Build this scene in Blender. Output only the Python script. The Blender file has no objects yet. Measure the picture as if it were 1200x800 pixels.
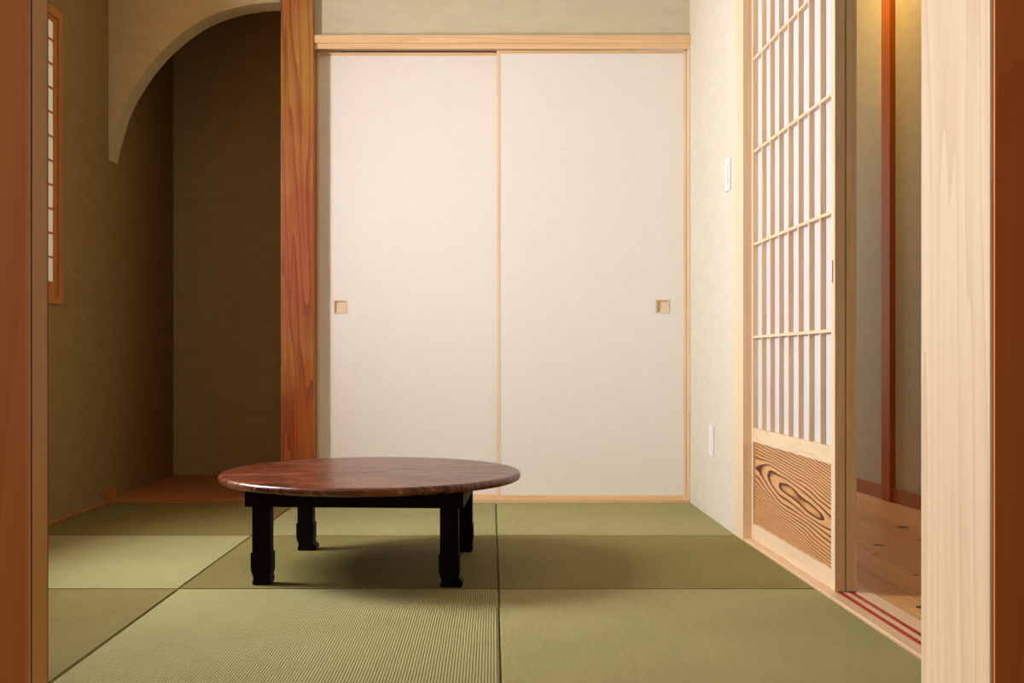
import bpy, bmesh, math, random
from mathutils import Vector, Matrix
R = math.radians
random.seed(4)
sc = bpy.context.scene
col = sc.collection

# ------------------------------------------------------------------ camera
cam_d = bpy.data.cameras.new('camera'); cam = bpy.data.objects.new('camera', cam_d); col.objects.link(cam)
cam.location = (0, 0, .624); cam.rotation_euler = (R(90), 0, 0)
cam_d.sensor_width = 36; cam_d.lens = 36.9
cam_d.shift_x = 23/1200; cam_d.shift_y = 22/1200
cam_d.clip_start = .05
sc.camera = cam
# ------------------------------------------------------------------ world, lights, exposure
w = bpy.data.worlds.new('world'); sc.world = w; w.use_nodes = True
w.node_tree.nodes['Background'].inputs[0].default_value = (1.0, .50, .22, 1)
w.node_tree.nodes['Background'].inputs[1].default_value = .065
sc.view_settings.view_transform = 'Standard'; sc.view_settings.look = 'None'
sc.view_settings.gamma = 1; sc.view_settings.exposure = 0.0
sc.view_settings.use_curve_mapping = False

def area(name, loc, rot, sx, sy, power, color, spread=180):
    l = bpy.data.lights.new(name, 'AREA'); l.shape = 'RECTANGLE'; l.size = sx; l.size_y = sy
    l.energy = power; l.color = color; l.spread = R(spread)
    o = bpy.data.objects.new(name, l); o.location = loc; o.rotation_euler = rot; col.objects.link(o)
    return o
# daylight outside the left wall's window (shines along +X)
area('window_daylight', (-1.97, 3.40, 1.46), (0, R(-90), 0), 1.30, 1.30, 246, (1.0, .98, .965))
# added unseen light that brightens the right post's reveal (shines along +X)
area('added_reveal_light', (-2.02, 1.10, 1.25), (0, R(-90), 0), 1.9, .44, 50, (1.0, .95, .88))
# added unseen warm light, lifting the post face and screen edges
area('added_warm_fill', (.25, -.4, 2.3), (0, 0, 0), .35, .35, 9, (1.0, .50, .20))
# daylight at the far end of the corridor (shines along -Y)
area('corridor_daylight', (1.35, 6.3, 1.2), (R(-90), 0, 0), .7, 1.6, 20, (.84, .90, 1.0))
# ------------------------------------------------------------------ helpers
def box(bm, x0, x1, y0, y1, z0, z1, bev=0.0, seg=2):
    vs = [bm.verts.new((x, y, z)) for z in (z0, z1) for y in (y0, y1) for x in (x0, x1)]
    fs = [bm.faces.new([vs[i] for i in f]) for f in ((0,2,3,1),(4,5,7,6),(0,1,5,4),(2,6,7,3),(0,4,6,2),(1,3,7,5))]
    if bev > 0:
        es = list({e for f in fs for e in f.edges})
        bmesh.ops.bevel(bm, geom=es, offset=bev, segments=seg, affect='EDGES', profile=.6)
    return bm
def prism(bm, pts, axis, a0, a1):
    """extrude a 2-D outline; axis 'y': pts are (x,z); axis 'z': pts are (x,y)"""
    def P(p, a): return (p[0], a, p[1]) if axis == 'y' else (p[0], p[1], a) if axis == 'z' else (a, p[0], p[1])
    A = [bm.verts.new(P(p, a0)) for p in pts]; B = [bm.verts.new(P(p, a1)) for p in pts]
    bm.faces.new(A); bm.faces.new(B[::-1]); n = len(pts)
    for i in range(n): bm.faces.new((A[i], B[i], B[(i+1) % n], A[(i+1) % n]))
    bmesh.ops.recalc_face_normals(bm, faces=bm.faces)
    return bm
def B(*a, bev=0.0, seg=2): return box(bmesh.new(), *a, bev=bev, seg=seg)
def obj(name, bm, mat, parent=None, smooth=False):
    me = bpy.data.meshes.new(name)
    bmesh.ops.recalc_face_normals(bm, faces=bm.faces)
    bm.to_mesh(me); bm.free(); me.materials.append(mat)
    for p in me.polygons: p.use_smooth = smooth
    o = bpy.data.objects.new(name, me); col.objects.link(o); o.parent = parent
    return o
def tag(o, label=None, cat=None, group=None, kind=None):
    if label: o['label'] = label
    if cat: o['category'] = cat
    if group: o['group'] = group
    if kind: o['kind'] = kind
    return o
def empty(name, loc=(0,0,0), rz=0):
    o = bpy.data.objects.new(name, None); o.location = loc; o.rotation_euler.z = rz
    o.empty_display_size = .1; col.objects.link(o); return o
def struct(name, bm, mat, label, cat): return tag(obj(name, bm, mat), label, cat, kind='structure')
# ------------------------------------------------------------------ materials
class NT:
    def __init__(s, name):
        s.m = bpy.data.materials.new(name); s.m.use_nodes = True; s.t = s.m.node_tree; s.n = s.t.nodes; s.b = s.n['Principled BSDF']
    def new(s, typ, **k):
        n = s.n.new(typ)
        for a, v in k.items(): setattr(n, a, v)
        return n
    def link(s, a, b): s.t.links.new(a, b)
    def coord(s, scale=(1,1,1), rot=(0,0,0)):
        tc = s.new('ShaderNodeTexCoord'); mp = s.new('ShaderNodeMapping')
        mp.inputs['Scale'].default_value = scale; mp.inputs['Rotation'].default_value = rot
        s.link(tc.outputs['Object'], mp.inputs['Vector']); return mp.outputs['Vector']
    def noise(s, vec, scale, detail=3, rough=.5, dist=0):
        n = s.new('ShaderNodeTexNoise'); n.inputs['Scale'].default_value = scale; n.inputs['Detail'].default_value = detail
        n.inputs['Roughness'].default_value = rough; n.inputs['Distortion'].default_value = dist
        s.link(vec, n.inputs['Vector']); return n.outputs['Fac']
    def math(s, op, a, b=None, c=None):
        n = s.new('ShaderNodeMath', operation=op)
        for i, v in enumerate((a, b, c)):
            if v is None: continue
            if isinstance(v, (int, float)): n.inputs[i].default_value = v
            else: s.link(v, n.inputs[i])
        return n.outputs[0]
    def ramp(s, fac, stops):
        n = s.new('ShaderNodeValToRGB'); cr = n.color_ramp
        while len(cr.elements) < len(stops): cr.elements.new(.5)
        for e, (p, c) in zip(cr.elements, stops): e.position = p; e.color = (*c, 1)
        s.link(fac, n.inputs[0]); return n.outputs[0]
    def mix(s, fac, a, b, typ='MIX'):
        n = s.new('ShaderNodeMix', data_type='RGBA', blend_type=typ)
        for i, v in ((0, fac), (6, a), (7, b)):
            if isinstance(v, (int, float)): n.inputs[i].default_value = v
            elif isinstance(v, tuple): n.inputs[i].default_value = (*v, 1)
            else: s.link(v, n.inputs[i])
        return n.outputs[2]
    def bump(s, h, strength=.3, dist=.002):
        n = s.new('ShaderNodeBump'); n.inputs['Strength'].default_value = strength; n.inputs['Distance'].default_value = dist
        s.link(h, n.inputs['Height']); s.link(n.outputs[0], s.b.inputs['Normal'])
    def out(s, c, rough=.5, spec=.5):
        if isinstance(c, tuple): s.b.inputs['Base Color'].default_value = (*c, 1)
        else: s.link(c, s.b.inputs['Base Color'])
        s.b.inputs['Roughness'].default_value = rough; s.b.inputs['Specular IOR Level'].default_value = spec
        return s.m
def wood(name, light, dark, axis='z', rough=.45, spec=.4, grain=.5, ring=14, bands=1.0, coat=0.0):
    """fine fibres plus flowing growth bands that run along axis"""
    t = NT(name)
    st = {'x': (.045, 1, 1), 'y': (1, .045, 1), 'z': (1, 1, .045)}[axis]
    v = t.coord(st)
    fine = t.noise(v, 190, 3, .6)
    broad = t.noise(v, ring, 2, .45, .6)
    rings = t.math('FRACT', t.math('MULTIPLY', broad, 7*bands))
    rings = t.math('POWER', rings, 2.2)
    f = t.math('ADD', t.math('MULTIPLY', fine, .55*grain), t.math('MULTIPLY', rings, .55*grain))
    c = t.ramp(f, [(0.05, light), (.9, dark)])
    t.bump(fine, .12, .0006)
    if name.startswith('amber'):
        am = t.noise(t.coord((1, 1, .5)), 2.6, 3, .5)
        c = t.mix(t.ramp(am, [(.46, (0,)*3), (.62, (1,)*3)]), c, t.ramp(f, [(.05, (.50,.235,.05)), (.9, (.27,.09,.014))]))
    t.b.inputs['Coat Weight'].default_value = coat; t.b.inputs['Coat Roughness'].default_value = .25
    return t.out(c, rough, spec)
def plaster(name, c0, c1, bump=.25):
    t = NT(name); v = t.coord((1,1,3)); n = t.noise(v, 9, 4, .6); f = t.noise(v, 120, 4, .7)
    c = t.ramp(t.math('ADD', t.math('MULTIPLY', n, .6), t.math('MULTIPLY', f, .4)), [(.3, c0), (.7, c1)])
    t.bump(f, bump, .0025); return t.out(c, .92, .1)
def cloth_paper(name, c0, c1):
    t = NT(name); v = t.coord((.25, 1, 3)); f = t.noise(v, 160, 4, .7)
    c = t.ramp(f, [(.3, c0), (.7, c1)]); t.bump(f, .12, .0006); return t.out(c, .8, .2)
def tatami(name, along, c0, c1, strength):
    """rush ribs 6 mm apart running along one axis, cut by finer weft"""
    t = NT(name); v = t.coord()
    s = t.new('ShaderNodeSeparateXYZ'); t.link(v, s.inputs[0])
    a, b = (s.outputs[0], s.outputs[1]) if along == 'y' else (s.outputs[1], s.outputs[0])
    wob = t.noise(v, 5, 2); wob2 = t.noise(v, 60, 2)
    a2 = t.math('ADD', a, t.math('MULTIPLY', wob, .003))
    rib = t.math('SINE', t.math('MULTIPLY', a2, 2*math.pi/.0062))
    weft = t.math('SINE', t.math('MULTIPLY', b, 2*math.pi/.0035))
    rib01 = t.math('MULTIPLY_ADD', rib, .5, .5)
    st = t.coord((1, .06, 1) if along == 'x' else (.06, 1, 1))
    fib = t.noise(st, 160, 3, .7)
    patch = t.noise(v, 2.2, 3, .6)
    h = t.math('ADD', rib01, t.math('MULTIPLY', weft, .12))
    f = t.math('ADD', t.math('MULTIPLY', fib, .45), t.math('MULTIPLY', patch, .45))
    f = t.math('ADD', f, t.math('MULTIPLY', rib01, .42*strength))  # darkens between ribs, painting the gap shade into the colour
    c = t.ramp(f, [(.30, c0), (.80, c1)])
    t.bump(h, .9*strength, .0016)
    return t.out(c, .8, .12)

M = {}
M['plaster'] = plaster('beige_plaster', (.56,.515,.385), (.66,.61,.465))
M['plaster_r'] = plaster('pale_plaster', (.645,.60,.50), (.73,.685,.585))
M['plaster_shade'] = plaster('left_wall_shaded_plaster', (.24,.15,.052), (.305,.20,.075))  # darker than the other plaster to paint in the wall's shade
M['alcove'] = plaster('alcove_shaded_plaster', (.40,.31,.165), (.48,.385,.22))  # browner copy of the plaster, alcove shade put into the colour
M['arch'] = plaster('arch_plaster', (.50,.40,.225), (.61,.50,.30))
M['ceiling'] = plaster('ceiling_board', (.50,.40,.25), (.56,.46,.30), .05)
M['pale'] = wood('pale_cypress', (.86,.68,.49), (.66,.44,.26), 'z', .5, .35, .6)
M['pale_x'] = wood('pale_cypress_horizontal', (.84,.60,.36), (.62,.36,.16), 'x', .5, .35, .6)
M['pale_y'] = wood('pale_cypress_rail', (.84,.66,.46), (.64,.42,.24), 'y', .5, .35, .5)
M['post'] = wood('front_post_cypress', (.74,.60,.44), (.56,.40,.25), 'z', .5, .35, .75, 9)
M['brown'] = wood('brown_cedar', (.50,.19,.050), (.33,.095,.020), 'z', .45, .35, .6)
M['brown_front'] = wood('front_post_brown', (.44,.145,.026), (.28,.075,.011), 'z', .5, .3, .4, 7)
M['overlay'] = wood('overlay_shade_brown', (.90,.34,.11), (.62,.17,.045), 'z', .5, .3, .5, 7)  # brown laid over the post face to imitate its shade
M['brown_dull'] = wood('door_edge_brown', (.46,.24,.065), (.31,.145,.035), 'z', .55, .25, .4, 7)
M['corridor_post'] = wood('corridor_post_wood', (.50,.15,.03), (.34,.07,.012), 'z', .7, .1, .4)
M['hashira'] = wood('amber_pillar_wood', (.42,.105,.012), (.20,.024,.003), 'z', .32, .5, 1.15, 11, 1.3, .25)
M['alcove_board'] = wood('alcove_board_wood', (.52,.20,.07), (.32,.10,.03), 'x', .35, .4, .7)
M['fusuma'] = cloth_paper('fusuma_paper', (.79,.765,.745), (.865,.845,.83))
M['tat_y'] = tatami('rush_ribs_toward_back', 'y', (.21,.20,.076), (.42,.40,.19), 1.15)
M['tat_y_shade'] = tatami('shaded_rush_ribs_toward_back', 'y', (.19,.165,.050), (.31,.265,.095), .9)  # darker copy of the rush, shade painted into the colour
M['tat_x_sheen'] = tatami('sheen_rush_ribs_across', 'x', (.29,.27,.115), (.42,.39,.19), .3)  # lighter copy of the rush, sheen painted into the colour
M['tat_x'] = tatami('rush_ribs_across', 'x', (.150,.125,.036), (.245,.21,.072), .45)  # dark tone also stands in for shade and weak sheen
M['corridor'] = wood('corridor_pine', (.62,.32,.11), (.44,.18,.05), 'y', .25, .5, .6, 5)
M['red'] = wood('red_rail_inlay', (.50,.025,.012), (.36,.015,.008), 'y', .4, .4, .5)
M['track'] = wood('sill_wood', (.82,.58,.36), (.62,.38,.20), 'y', .45, .4, .5)
t = NT('white_plastic'); M['plastic'] = t.out((.82,.82,.84), .35, .5)
t = NT('grey_plastic'); M['plastic_grey'] = t.out((.35,.37,.40), .4, .5)
t = NT('dark_recess_metal'); M['recess'] = t.out((.05,.03,.02), .5, .4)
t = NT('black_lacquered_leg_wood'); f = t.noise(t.coord((1,1,.1)), 60, 3)
M['black'] = t.out(t.ramp(f, [(.3, (.0025,.0012,.0012)), (.8, (.007,.0025,.002))]), .6, .08)
M['pull'] = wood('pull_wood', (.80,.66,.50), (.68,.52,.36), 'z', .5, .3, .4)
t = NT('unfinished_brace_wood'); f = t.noise(t.coord((1,1,.1)), 80, 3)
M['brace'] = t.out(t.ramp(f, [(.3, (.32,.24,.16)), (.8, (.5,.4,.28))]), .7, .2)
# translucent window and shoji paper
def paper(name, c, tr):
    t = NT(name); n = t.n; f = t.noise(t.coord(), 45, 4, .7)
    cc = t.ramp(f, [(.3, tuple(x*.96 for x in c)), (.7, c)])
    d = t.new('ShaderNodeBsdfDiffuse'); s = t.new('ShaderNodeBsdfTranslucent'); m = t.new('ShaderNodeMixShader')
    t.link(cc, d.inputs[0]); t.link(cc, s.inputs[0]); m.inputs[0].default_value = tr
    t.link(d.outputs[0], m.inputs[1]); t.link(s.outputs[0], m.inputs[2]); t.link(m.outputs[0], n['Material Output'].inputs[0])
    return t.m
M['paper'] = paper('shoji_paper', (.95,.93,.97), .45)
M['window_paper'] = paper('window_paper', (.95,.91,.84), .035)
# table top: worn red-brown lacquer with streaks
t = NT('worn_red_lacquer')
v = t.coord((.10, 1, .15), (0, 0, R(14)))
a = t.noise(v, 28, 5, .65, 1.2); b = t.noise(t.coord(), 5, 4, .6, .8); s_ = t.noise(v, 110, 3, .75, .4)
c = t.ramp(t.math('ADD', t.math('MULTIPLY', a, .5), t.math('MULTIPLY', b, .5)), [(.38, (.024,.004,.001)), (.51, (.090,.015,.004)), (.66, (.18,.050,.015))])
sm = t.ramp(s_, [(.56, (0,0,0)), (.70, (1,1,1))])
c = t.mix(t.math('MULTIPLY', sm, .45), c, (.50,.26,.15))
t.bump(a, .10, .0012)
M['top'] = t.out(c, .38, .5)
rr = t.ramp(a, [(.35, (.20,)*3), (.7, (.42,)*3)]); t.link(rr, t.b.inputs['Roughness'])
# grained cedar board: contour-like growth lines around a knot
t = NT('bold_grain_cedar'); v = t.coord(); s = t.new('ShaderNodeSeparateXYZ'); t.link(v, s.inputs[0])
y, z = s.outputs[1], s.outputs[2]
w1 = t.noise(t.coord((1, .42, 1.5)), 3.6, 2, .5)
w2 = t.noise(t.coord((1, .4, 1.6)), 14, 2, .5)
dy = t.math('SUBTRACT', y, -.70); dz = t.math('SUBTRACT', z, .185)
tilt = t.math('ADD', dz, t.math('MULTIPLY', dy, -.10))
e = t.math('ADD', t.math('MULTIPLY', t.math('MULTIPLY', dy, dy), .035), t.math('MULTIPLY', t.math('MULTIPLY', tilt, tilt), 2.6))
q = t.math('SQRT', t.math('ADD', e, .0004))
q = t.math('ADD', q, t.math('MULTIPLY', w1, .20)); q = t.math('ADD', q, t.math('MULTIPLY', w2, .022))
fr = t.math('FRACT', t.math('ADD', t.math('MULTIPLY_ADD', q, 31, .3), t.math('MULTIPLY', t.math('MULTIPLY', tilt, tilt), 300)))
c = t.ramp(fr, [(0, (.78,.46,.22)), (.5, (.72,.40,.17)), (.66, (.50,.20,.07)), (.80, (.07,.010,.005)), (.94, (.10,.018,.008)), (1, (.78,.46,.22))])
fib = t.noise(t.coord((1, .05, 1)), 150, 3, .6)
c = t.mix(.5, c, t.ramp(fib, [(.3, (.62,.5,.4)), (.7, (1,1,1))]), 'MULTIPLY'); t.bump(fr, .15, .001)
M['cedar'] = t.out(c, .45, .35)
# corridor pine with knots and plank seams
t = NT('knotty_pine_planks'); v = t.coord(); s = t.new('ShaderNodeSeparateXYZ'); t.link(v, s.inputs[0])
x, y = s.outputs[0], s.outputs[1]
gr = t.noise(t.coord((1, .06, 1)), 70, 4, .6, .5); br = t.noise(t.coord((1, .15, 1)), 7, 3)
c = t.ramp(t.math('ADD', t.math('MULTIPLY', gr, .5), t.math('MULTIPLY', br, .5)), [(.3, (.60,.27,.08)), (.7, (.86,.50,.20))])
vo = t.new('ShaderNodeTexVoronoi'); vo.inputs['Scale'].default_value = 1
vo.voronoi_dimensions = '2D'; mp = t.coord((5.2, 5.2, 1)); t.link(mp, vo.inputs['Vector']); vo.inputs['Randomness'].default_value = 1
wn = t.new('ShaderNodeSeparateColor'); t.link(vo.outputs['Color'], wn.inputs[0])
kn = t.math('LESS_THAN', vo.outputs['Distance'], t.math('MULTIPLY', wn.outputs[0], .125))
kn = t.math('MULTIPLY', kn, t.math('GREATER_THAN', wn.outputs[1], .35))
c = t.mix(kn, c, (.07,.008,.004))
fx = t.math('FRACT', t.math('MULTIPLY', t.math('SUBTRACT', x, .03), 1/.135))
seam = t.math('LESS_THAN', fx, .018)
c = t.mix(seam, c, (.20,.06,.02))
M['pine'] = t.out(c, .30, .3)

# ------------------------------------------------------------------ structure
D0 = 4.62            # plane of the back wall
XL, XR = -1.69, .869
H = 2.60
T = .874             # side of a half-size mat
struct('floor', B(-1.75, .95, 1.2, 4.75, -.09, -.032), M['pale_x'], 'timber subfloor under the green tatami mats', 'floor')
# left wall with window opening (Y 2.15..4.05, z .86..1.96)
WY0, WY1, WZ0, WZ1 = 2.86, 4.072, .87, 1.945
bm = bmesh.new()
box(bm, XL-.12, XL, 1.2, WY0, -.03, H); box(bm, XL-.12, XL, WY1, 5.72, -.03, H)
box(bm, XL-.12, XL, WY0, WY1, -.03, WZ0); box(bm, XL-.12, XL, WY0, WY1, WZ1, H)
struct('wall_left', bm, M['plaster_shade'], 'plain plaster wall on the left with shade in its brown colour, running into the alcove', 'wall')
# upper back wall over the sliding doors
struct('wall_back', B(-.79, XR, D0+.005, D0+.12, 2.035, H), M['plaster'], 'strip of beige plaster wall above the white sliding doors', 'wall')
# right wall
struct('wall_right', B(XR, XR+.12, 3.70, D0+.14, -.03, H), M['plaster_r'], 'pale beige plaster wall on the right between white sliding doors and paper screen', 'wall')
bm = bmesh.new(); box(bm, XR+.02, XR+.14, 1.40, 1.80, -.03, H)
struct('wall_right', bm, M['plaster_r'], 'hidden end of the right wall behind the near post', 'wall')
# over-door wall
bm = bmesh.new(); box(bm, XR+.005, XR+.125, 1.80, 3.70, 2.06, H)
struct('wall_overdoor', bm, M['plaster_r'], 'plaster above the paper screen opening', 'wall')
struct('ceiling', B(-1.81, 2.05, 1.25, 6.5, H, H+.05), M['ceiling'], 'flat ceiling above the tatami room', 'ceiling')
# alcove
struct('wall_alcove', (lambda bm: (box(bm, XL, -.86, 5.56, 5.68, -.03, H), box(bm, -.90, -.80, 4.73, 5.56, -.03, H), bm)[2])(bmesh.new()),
       M['alcove'], 'olive brown, shade-toned plaster walls inside the arched alcove', 'wall')
# hanging wall with the curved lower edge
pix = [(328,3),(309,3.5),(290,6),(270,10.5),(250,17),(233,25.5),(217,36),(202,48),(187,62.5),(173,79),(160,98),(151,113),(143,130),(136.5,150),(131,170),(127.2,187)]
pts = [((px-577)*D0/1230, .624+(422-py)*D0/1230) for px, py in pix]
def catmull(p, n=5):
    out = []
    for i in range(len(p)-1):
        a = p[max(i-1,0)]; b = p[i]; c = p[i+1]; d = p[min(i+2, len(p)-1)]
        for k in range(n):
            u = k/n
            out.append(tuple(.5*((2*b[j])+(-a[j]+c[j])*u+(2*a[j]-5*b[j]+4*c[j]-d[j])*u*u+(-a[j]+3*b[j]-3*c[j]+d[j])*u**3) for j in (0,1)))
    return out+[p[-1]]
arc = catmull(pts)
arc = [(max(x, XL+.0005), z) for x, z in arc]
bm = bmesh.new()
top = H
for i in range(len(arc)-1):
    (x0, z0), (x1, z1) = arc[i], arc[i+1]
    if abs(x0-x1) < 1e-5: continue
    for yy in (D0, D0+.11):
        bm.faces.new([bm.verts.new(q) for q in ((x0, yy, z0), (x1, yy, z1), (x1, yy, top), (x0, yy, top))])
    bm.faces.new([bm.verts.new(q) for q in ((x0, D0, z0), (x1, D0, z1), (x1, D0+.11, z1), (x0, D0+.11, z0))])
bmesh.ops.remove_doubles(bm, verts=bm.verts, dist=1e-5)
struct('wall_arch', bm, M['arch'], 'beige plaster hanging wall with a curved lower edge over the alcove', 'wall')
# alcove board (raised floor) and small corner block
struct('floor_alcove', B(XL+.001, -.90, D0, 5.555, -.03, .016, bev=.002), M['alcove_board'], 'reddish wooden board floor of the alcove', 'floor')
struct('trim_1', B(XL, XL+.035, D0-.045, D0, 0.0, .072, bev=.0015), M['brown'], 'small reddish wood block at the left foot of the alcove', 'trim')
struct('trim_2', B(XL, XL+.012, 1.5, D0-.045, 0.0, .010), M['brown'], 'thin reddish wood strip along the foot of the left wall', 'trim')
# pillar
struct('trim_3', B(-.924, -.782, D0-.04, D0+.11, -.03, H, bev=.003), M['hashira'], 'glossy amber red wooden pillar between alcove and white sliding doors', 'pillar')
# head rail and sill of the sliding doors
bm = bmesh.new(); box(bm, -.782, XR, D0-.03, D0+.10, 2.012, 2.047, bev=.002); box(bm, -.782, XR, D0-.018, D0-.005, 1.990, 2.014, bev=.001)
struct('trim_4', bm, M['pale_x'], 'pale wooden head rail above the white sliding doors', 'door rail')
bm = bmesh.new(); box(bm, -.782, XR, D0-.012, D0+.10, -.03, .014, bev=.002)
struct('trim_5', bm, M['pale_x'], 'pale wooden sill under the white sliding doors', 'door sill')
struct('trim_6', B(XR-.010, XR, D0-.014, D0+.09, .014, 1.99, bev=.001), M['pale'], 'thin pale wooden strip where the right white door meets the wall', 'trim')

def fusuma(name, x0, x1, yf, label, hx):
    t_ = empty(name, ((x0+x1)/2, yf, .014)); tag(t_, label, 'sliding door', kind='structure')
    hw = (x1-x0)/2; h = 1.978; s = .014
    bm = bmesh.new()
    r = .031; hz = .862-.014; cx = hx-(x0+x1)/2
    # paper field with a square hole for the pull
    X = [-hw+s, cx-r, cx+r, hw-s]; Z = [s, hz-r, hz+r, h-s]
    for i in range(3):
        for j in range(3):
            if i == 1 and j == 1: continue
            bm.faces.new([bm.verts.new(q) for q in ((X[i], .002, Z[j]), (X[i+1], .002, Z[j]), (X[i+1], .002, Z[j+1]), (X[i], .002, Z[j+1]))])
            bm.faces.new([bm.verts.new(q) for q in ((X[i], .019, Z[j]), (X[i], .019, Z[j+1]), (X[i+1], .019, Z[j+1]), (X[i+1], .019, Z[j]))])
    bmesh.ops.remove_doubles(bm, verts=bm.verts, dist=1e-5)
    me = obj('paper_panel', bm, M['fusuma'], t_)
    for a, b in ((-hw, -hw+s), (hw-s, hw)): obj('stile', B(a, b, 0, .021, 0, h, bev=.0015), M['pale'], t_)
    for a, b in ((0, s), (h-s, h)): obj('rail', B(-hw+s, hw-s, 0, .021, a, b, bev=.0015), M['pale_x'], t_)
    bm = bmesh.new()
    fr = .006
    box(bm, cx-r, cx+r, -.001, .012, hz-r, hz-r+fr, bev=.0008); box(bm, cx-r, cx+r, -.001, .012, hz+r-fr, hz+r, bev=.0008)
    box(bm, cx-r, cx-r+fr, -.001, .012, hz-r+fr, hz+r-fr, bev=.0008); box(bm, cx+r-fr, cx+r, -.001, .012, hz-r+fr, hz+r-fr, bev=.0008)
    box(bm, cx-r, cx+r, .010, .014, hz-r, hz+r)
    tag(obj('door_pull', bm, M['pull'], t_), 'square recessed wooden pull')
    return t_
fusuma('door_1', -.781, .037, D0+.047, 'left white paper sliding door beside the amber pillar', (398-577)*4.65/1230)
fusuma('door_2', .020, .858, D0+.015, 'right white paper sliding door next to the pale plaster wall', (776.5-577)*4.63/1230)

# ------------------------------------------------------------------ tatami mats
xs = [-1.678, -.857, .0165, .8715]
ys = [D0-.014, 3.745, 2.868, 1.992, 1.50]
lab = {(0,0):'tatami mat with shade in its olive colour in the far left corner before the alcove', (0,1):'light green tatami mat at the back, partly behind the table, before the left white door',
 (0,2):'smooth green tatami mat in the far right corner before the right white door',
 (1,0):'pale green tatami mat in the middle of the left edge', (1,1):'shaded green tatami mat on which the low round table stands',
 (1,2):'green tatami mat with shade put into its colour, right of the table, touching the wooden screen frame',
 (2,0):'tatami mat with shade in its olive colour, nearest on the left beside the front post', (2,1):'ribbed light green tatami mat in front of the round table',
 (2,2):'smooth green tatami mat with sheen painted light, in the front right by the open doorway',
 }
g = 'square borderless tatami mats'
EX = lambda y: .8715+max(0, (3.66-y))*.0172
for r in range(3):
    for c in range(3):
        x0, x1, y1, y0 = xs[c], xs[c+1], ys[r], ys[r+1]
        gp = .0016
        if c == 2:
            P = [(x0+gp, y0+gp), (EX(y0)-gp, y0+gp), (EX(y1)-gp, y1-gp), (x0+gp, y1-gp)]
        else: P = [(x0+gp, y0+gp), (x1-gp, y0+gp), (x1-gp, y1-gp), (x0+gp, y1-gp)]
        cx, cy = (x0+x1)/2, (y0+y1)/2
        bm = bmesh.new(); prism(bm, [(a-cx, b-cy) for a, b in P], 'z', 0, .032)
        bmesh.ops.bevel(bm, geom=[e for e in bm.edges if all(v.co.z > .03 for v in e.verts)], offset=.0035, segments=3, affect='EDGES')
        o = obj('tatami_mat', bm, M[{(1,2):'tat_y_shade',(0,2):'tat_x_sheen',(2,2):'tat_x_sheen'}.get((r,c), 'tat_y' if (r+c) % 2 == 1 else 'tat_x')])
        o.location = (cx, cy, -.032)
        tag(o, lab[(r, c)], 'tatami mat', g)
bm = bmesh.new(); box(bm, -1.678, .90, 1.47, 1.989, -.032, 0)
struct('floor_threshold', bm, M['pale_x'], 'wooden floor strip between the rooms, below the picture', 'floor')

# ------------------------------------------------------------------ window in the left wall
wn = empty('window_1', (XL, (WY0+WY1)/2, WZ0)); tag(wn, 'narrow seen paper screen window in the left wall, brown frame', 'window', kind='structure')
hw = (WY1-WY0)/2; hh = WZ1-WZ0
bm = bmesh.new(); cs = .002
box(bm, -.10, .010, -hw-.034, -hw+cs, -.03, hh+.032, bev=.001); box(bm, -.10, .010, hw-cs, hw+.034, -.03, hh+.032, bev=.001)
box(bm, -.10, .010, -hw+cs, hw-cs, -.03, .002, bev=.001); box(bm, -.10, .010, -hw+cs, hw-cs, hh-cs, hh+.032, bev=.001)
obj('window_frame', bm, M['brown'], wn)
def leaf(y0, y1, xo):
    f = bmesh.new(); s = .030; zb_, zt_ = .003, hh-.003
    box(f, xo-.022, xo, y0, y0+s, zb_, zt_, bev=.001); box(f, xo-.022, xo, y1-s, y1, zb_, zt_, bev=.001)
    box(f, xo-.022, xo, y0+s, y1-s, zb_, .056, bev=.001); box(f, xo-.022, xo, y0+s, y1-s, zt_-.018, zt_, bev=.001)
    sash = obj('sash', f, M['brown'], wn)
    obj('paper', B(xo-.0052, xo-.0044, y0+s, y1-s, .055, zt_-.017), M['window_paper'], sash)
    for k in range(10):
        z = .926-WZ0+.0925*(k+1)
        obj('glazing_bar', B(xo-.0043, xo+.0005, y0+s, y1-s, z-.0035, z+.0035), M['brown'], sash)
    for k in (1, 2):
        yy = y0+(y1-y0)*k/3; obj('glazing_bar', B(xo-.0043, xo+.0005, yy-.003, yy+.003, .055, zt_-.017), M['pale'], sash)
leaf(-.02, hw-.003, .003)

# ------------------------------------------------------------------ paper screen doorway (frame rotated 1 degree with the sill)
ang = R(.985); OX, OY = .872, 3.64
def rotroot(name, label, cat):
    o = empty(name, (OX, OY, 0), ang); return tag(o, label, cat, kind='structure')
dl = 1.80
# frame: jambs, sill with red grooves
fr = rotroot('door_frame', 'pale wooden door frame and sill around the paper screens', 'door frame')
bm = bmesh.new(); box(bm, -.003, .125, .0, .105, -.03, 2.06, bev=.0015)
obj('jamb', bm, M['pale'], fr)
obj('jamb', B(-.003, .125, -dl-.09, -dl, -.03, 2.06, bev=.0015), M['pale'], fr)
obj('lintel', B(-.003, .125, -dl, 0, 1.985, 2.06, bev=.0015), M['pale_y'], fr)
bm = bmesh.new()
ZS = .006
pr = [(0,-.03),(.125,-.03),(.125,ZS),(.079,ZS),(.079,ZS-.003),(.064,ZS-.003),(.064,ZS),(.048,ZS),(.048,ZS-.003),(.033,ZS-.003),(.033,ZS),(.002,ZS),(0,ZS-.002)]
prism(bm, pr, 'y', -dl, 0)
sill = obj('sill', bm, M['track'], fr)
for u in (.033, .064):
    tag(obj('rail_inlay', B(u+.0003, u+.0147, -dl+.002, -.002, ZS-.0032, ZS-.0002), M['red'], sill), 'dark red strip in the groove')

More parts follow.
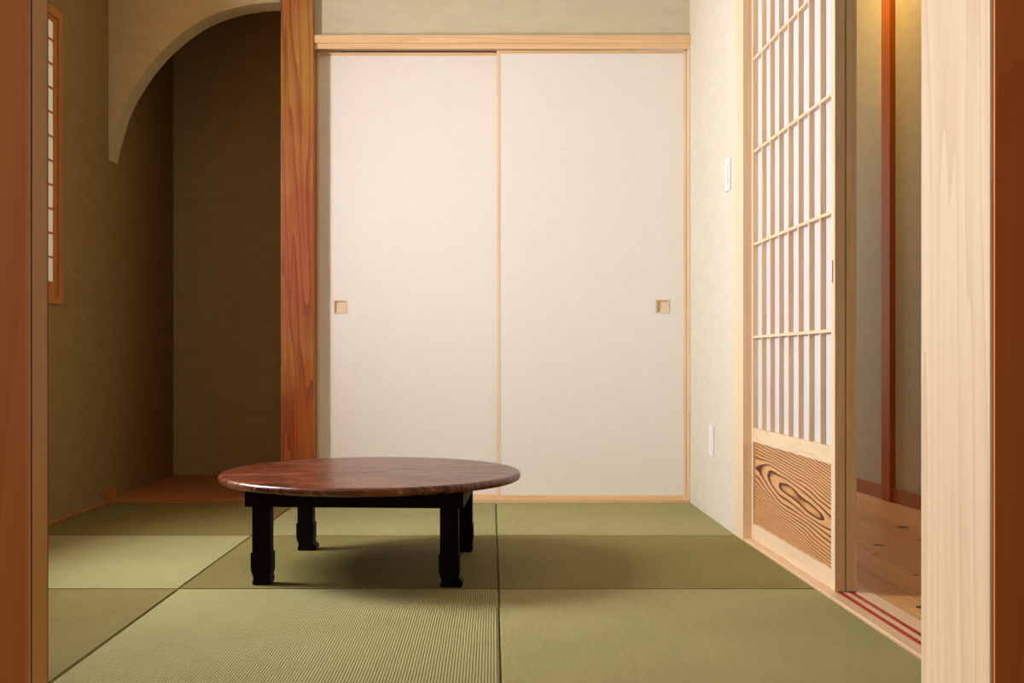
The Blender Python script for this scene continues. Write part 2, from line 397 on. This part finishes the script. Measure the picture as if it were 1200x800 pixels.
def shoji(name, u, label, v1=-.001, v0=-.842, rich=True):
    d = rotroot(name, label, 'paper screen door'); th = .028; z0, z1 = ZS+.001, 1.984
    st = .044; stn = .052
    L = .018   # far stile visible width
    for a, b in ((v0, v0+.030), (v1-L, v1)):
        s_ = obj('stile', B(u, u+th, a, b, z0, z1, bev=.0015), M['pale'], d)
    if rich: tag(obj('door_pull', B(u-.0006, u+.004, v0+.012, v0+.019, .832, .892), M['recess'], d), 'narrow dark recessed pull')
    ya, yb = v0+.030, v1-L
    obj('bottom_rail', B(u+.001, u+th-.001, ya, yb, z0, .060, bev=.001), M['pale_y'], d)
    obj('middle_rail', B(u+.001, u+th-.001, ya, yb, .343, .391, bev=.001), M['pale_y'], d)
    obj('top_rail', B(u+.001, u+th-.001, ya, yb, 1.945, z1, bev=.001), M['pale_y'], d)
    tag(obj('base_panel', B(u+.009, u+.017, ya, yb, .058, .345), M['cedar'], d), 'boldly grained cedar board')
    obj('paper', B(u+.0185, u+.0192, ya, yb, .389, 1.947), M['paper'], d)
    n = 8
    for k in range(1, n):
        y = ya+(yb-ya)*k/n; obj('lattice_bar', B(u+.0030, u+.0182, y-.0042, y+.0042, .391, 1.945, bev=.0006, seg=1), M['pale'], d)
    for z in (.704, 1.024, 1.343, 1.663):
        obj('lattice_bar', B(u+.0022, u+.0176, ya, yb, z-.0045, z+.0045, bev=.0006, seg=1), M['pale_y'], d)
    return d
shoji('door_3', .0265, 'paper lattice sliding screen facing the tatami room, grained cedar board at its foot')
shoji('door_4', .0575, 'second sliding screen stacked behind the first, only its brown edge showing', rich=False)

# ------------------------------------------------------------------ plates on the right wall
def plate(name, y, z, label, cat, switch):
    t_ = empty(name, (XR, y, z)); tag(t_, label, cat)
    obj('cover_plate', B(-.007, 0, -.037, .037, -.060, .060, bev=.002), M['plastic'], t_)
    if switch:
        for k, zz in enumerate((-.024, 0, .024)):
            obj('switch_key', B(-.0105, -.0068, -.022, .022, zz-.0105, zz+.0105, bev=.001), M['plastic'], t_)
            obj('indicator', B(-.0110, -.0104, -.020, -.015, zz-.004, zz+.004), M['plastic_grey'], t_)
    else:
        obj('socket_insert', B(-.0085, -.0068, -.020, .020, -.040, .040, bev=.001), M['plastic'], t_)
plate('light_switch', 3.855, 1.305, 'white light switch plate on the right wall beside the screen frame', 'light switch', True)
plate('wall_outlet', 4.145, .307, 'white outlet plate low on the right wall', 'wall outlet', False)

# ------------------------------------------------------------------ corridor beyond the doorway
struct('floor_corridor', B(XR+.145, 1.95, 1.2, 6.4, -.05, .001), M['pine'], 'knotty pine plank floor of the corridor beyond the doorway', 'floor')
# slanting corridor wall from (1.739, 5.01) to (1.783, 4.36)
def cw(y): return 1.739+(5.01-y)*.0677
bm = bmesh.new(); prism(bm, [(cw(1.2), 1.2), (cw(1.2)+.1, 1.2), (cw(6.4)+.1, 6.4), (cw(6.4), 6.4)], 'z', -.03, H)
struct('wall_corridor', bm, M['plaster'], 'beige plaster wall on the far side of the corridor', 'wall')
bm = bmesh.new(); prism(bm, [(cw(1.2)-.010, 1.2), (cw(1.2), 1.2), (cw(6.4), 6.4), (cw(6.4)-.010, 6.4)], 'z', .001, .064)
struct('baseboard_corridor', bm, M['brown'], 'reddish brown baseboard along the corridor wall', 'baseboard')
yp0 = 1230*1.765/(1047-577); yp1 = 1230*1.757/(1034-577)
yp0, yp1 = 4.60, 4.70
bm = bmesh.new(); box(bm, cw(4.65)-.022, cw(4.65)+.08, yp0, yp1, .001, H, bev=.002)
struct('trim_7', bm, M['corridor_post'], 'orange brown wooden post against the corridor wall', 'post')
bm = bmesh.new(); box(bm, .99, 1.90, 6.4, 6.5, -.03, H)
struct('wall_corridor_end', bm, M['plaster'], 'end wall of the corridor out of sight', 'wall')
# ceiling lamp of the corridor
lp = empty('ceiling_lamp', (1.45, 4.55, H)); tag(lp, 'round warm lamp on the corridor ceiling, above the picture', 'lamp')
bm = bmesh.new(); bmesh.ops.create_cone(bm, cap_ends=True, segments=32, radius1=.09, radius2=.10, depth=.04); bmesh.ops.translate(bm, vec=(0,0,-.02), verts=bm.verts)
t = NT('warm_lamp_glass'); t.b.inputs['Emission Color'].default_value = (1, .62, .2, 1); t.b.inputs['Emission Strength'].default_value = 60
obj('lamp_shade', bm, t.out((.8,.7,.5), .5), lp)

# ------------------------------------------------------------------ front opening: posts of the near room
def X(px, d): return (px-577)*d/1230
# right post, broad bright reveal + dark face toward camera
dn, df = 1.266, 1.467
xr = X(1080, df)
struct('trim_8', B(xr, xr+.30, dn, df, -.05, H, bev=.003), M['post'], 'pale cypress post filling the right edge of the picture', 'post')
struct('trim_11', B(xr+.004, xr+.30, dn-.004, dn-.0005, -.05, H, bev=.001), M['overlay'], 'added shade-toned reddish brown casing at the far right edge of the picture', 'trim')  # added thin sheet imitating the post's shaded front face
bm = bmesh.new(); box(bm, xr+.02, 1.00, df, df+.05, -.05, H); 
struct('wall_front_right', bm, M['plaster'], 'partition wall hidden behind the right post', 'wall')
dl0 = 1.455
xl = X(55, 1.508)
struct('trim_9', B(X(37, dl0), xl, dl0, 1.508, -.05, H, bev=.002), M['brown_dull'], 'brown wooden door edge just inside the left post', 'post')
bm = bmesh.new(); box(bm, xl-.40, X(34.5, dl0-.004), dl0-.016, dl0-.004, -.05, H, bev=.0)
struct('trim_10', bm, M['brown_front'], 'dark reddish brown post filling the left edge of the picture', 'post')
bm = bmesh.new(); box(bm, XL-.1, -.674, 1.509, 1.56, -.05, H)
struct('wall_front_left', bm, M['plaster'], 'partition wall hidden behind the left post', 'wall')
bm = bmesh.new(); box(bm, -2.0, -1.90, -.6, .86, -.05, H); box(bm, -2.0, -1.90, 1.34, 1.56, -.05, H); box(bm, -2.0, -1.90, .86, 1.34, -.05, .28); box(bm, -2.0, -1.90, .86, 1.34, 2.22, H)
struct('wall_near_room', bm, M['plaster'], 'left wall of the near room with an opening added for the reveal light, outside the picture', 'wall')  # unseen wall built to frame the added light
# ------------------------------------------------------------------ low round table
tb = empty('low_table', (-.366, 3.185, 0), R(-3)); tag(tb, 'low round table with worn red brown top and four black legs', 'table')
bm = bmesh.new(); Rr = .452; prof = []
zt, zb = .290, .266
prof = [(0, zt)]+[(Rr-.012, zt)]+[(Rr-.012+.012*math.sin(a), (zt+zb)/2+(zt-zb)/2*math.cos(a)) for a in [math.pi*k/10 for k in range(0, 11)]]+[(Rr-.03, zb), (0, zb)]
N = 128; ringsv = []
for (r_, z_) in prof:
    ringsv.append([bm.verts.new((0, 0, z_))] if r_ == 0 else [bm.verts.new((r_*math.cos(2*math.pi*i/N), r_*math.sin(2*math.pi*i/N), z_)) for i in range(N)])
for a, b in zip(ringsv, ringsv[1:]):
    for i in range(N):
        j = (i+1) % N
        if len(a) == 1: bm.faces.new((a[0], b[i], b[j]))
        elif len(b) == 1: bm.faces.new((a[i], b[0], a[j]))
        else: bm.faces.new((a[i], b[i], b[j], a[j]))
bmesh.ops.remove_doubles(bm, verts=bm.verts, dist=1e-6)
tt = obj('tabletop', bm, M['top'], tb, smooth=True)
tag(tt, 'worn red brown round top')
ah = .303
za0, za1 = .219, .2658
for nm, a in (('apron', (-ah, ah, -ah, -ah+.024)), ('apron', (-ah, ah, ah-.024, ah)), ('apron', (-ah, -ah+.024, -ah+.024, ah-.024)), ('apron', (ah-.024, ah, -ah+.024, ah-.024))):
    obj(nm, B(a[0], a[1], a[2], a[3], za0, za1, bev=.002), M['black'], tb)
lw = .0255
for sx, sy, toe in ((-1,-1,0), (1,-1,1), (-1,1,1), (1,1,0)):
    cx, cy = sx*.262, sy*.265
    lg = obj('leg', B(cx-lw, cx+lw, cy-.020, cy+.020, .085, .262, bev=.0025), M['black'], tb)
    o_ = .003
    k = .011 if toe else .0
    out = [(-lw-o_, .090), (lw+o_, .090), (lw+o_, .084), (lw+o_, .040), (lw+.001, .030), (lw-.001+k*.3, .024), (lw+.001+k*.8, .019), (lw+.002+k, .012), (lw+k, .004), (lw-.003+k, .0),
           (-lw+.004, .0), (-lw+.001, .006), (-lw+.005, .018), (-lw+.003, .026), (-lw-.002, .040), (-lw-o_, .055)]
    bm = bmesh.new(); prism(bm, [(cx+a, b) for a, b in out], 'y', cy-.024, cy+.024)
    bmesh.ops.bevel(bm, geom=[e for e in bm.edges], offset=.0012, segments=2, affect='EDGES')
    obj('foot', bm, M['black'], lg)
bm = bmesh.new(); prism(bm, [(.10, .264), (.262, .264), (.262, .215), (.245, .205)], 'x', ah+.001, ah+.012)
tag(obj('brace', bm, M['brace'], tb), 'bare pale wood bracket at the right side')
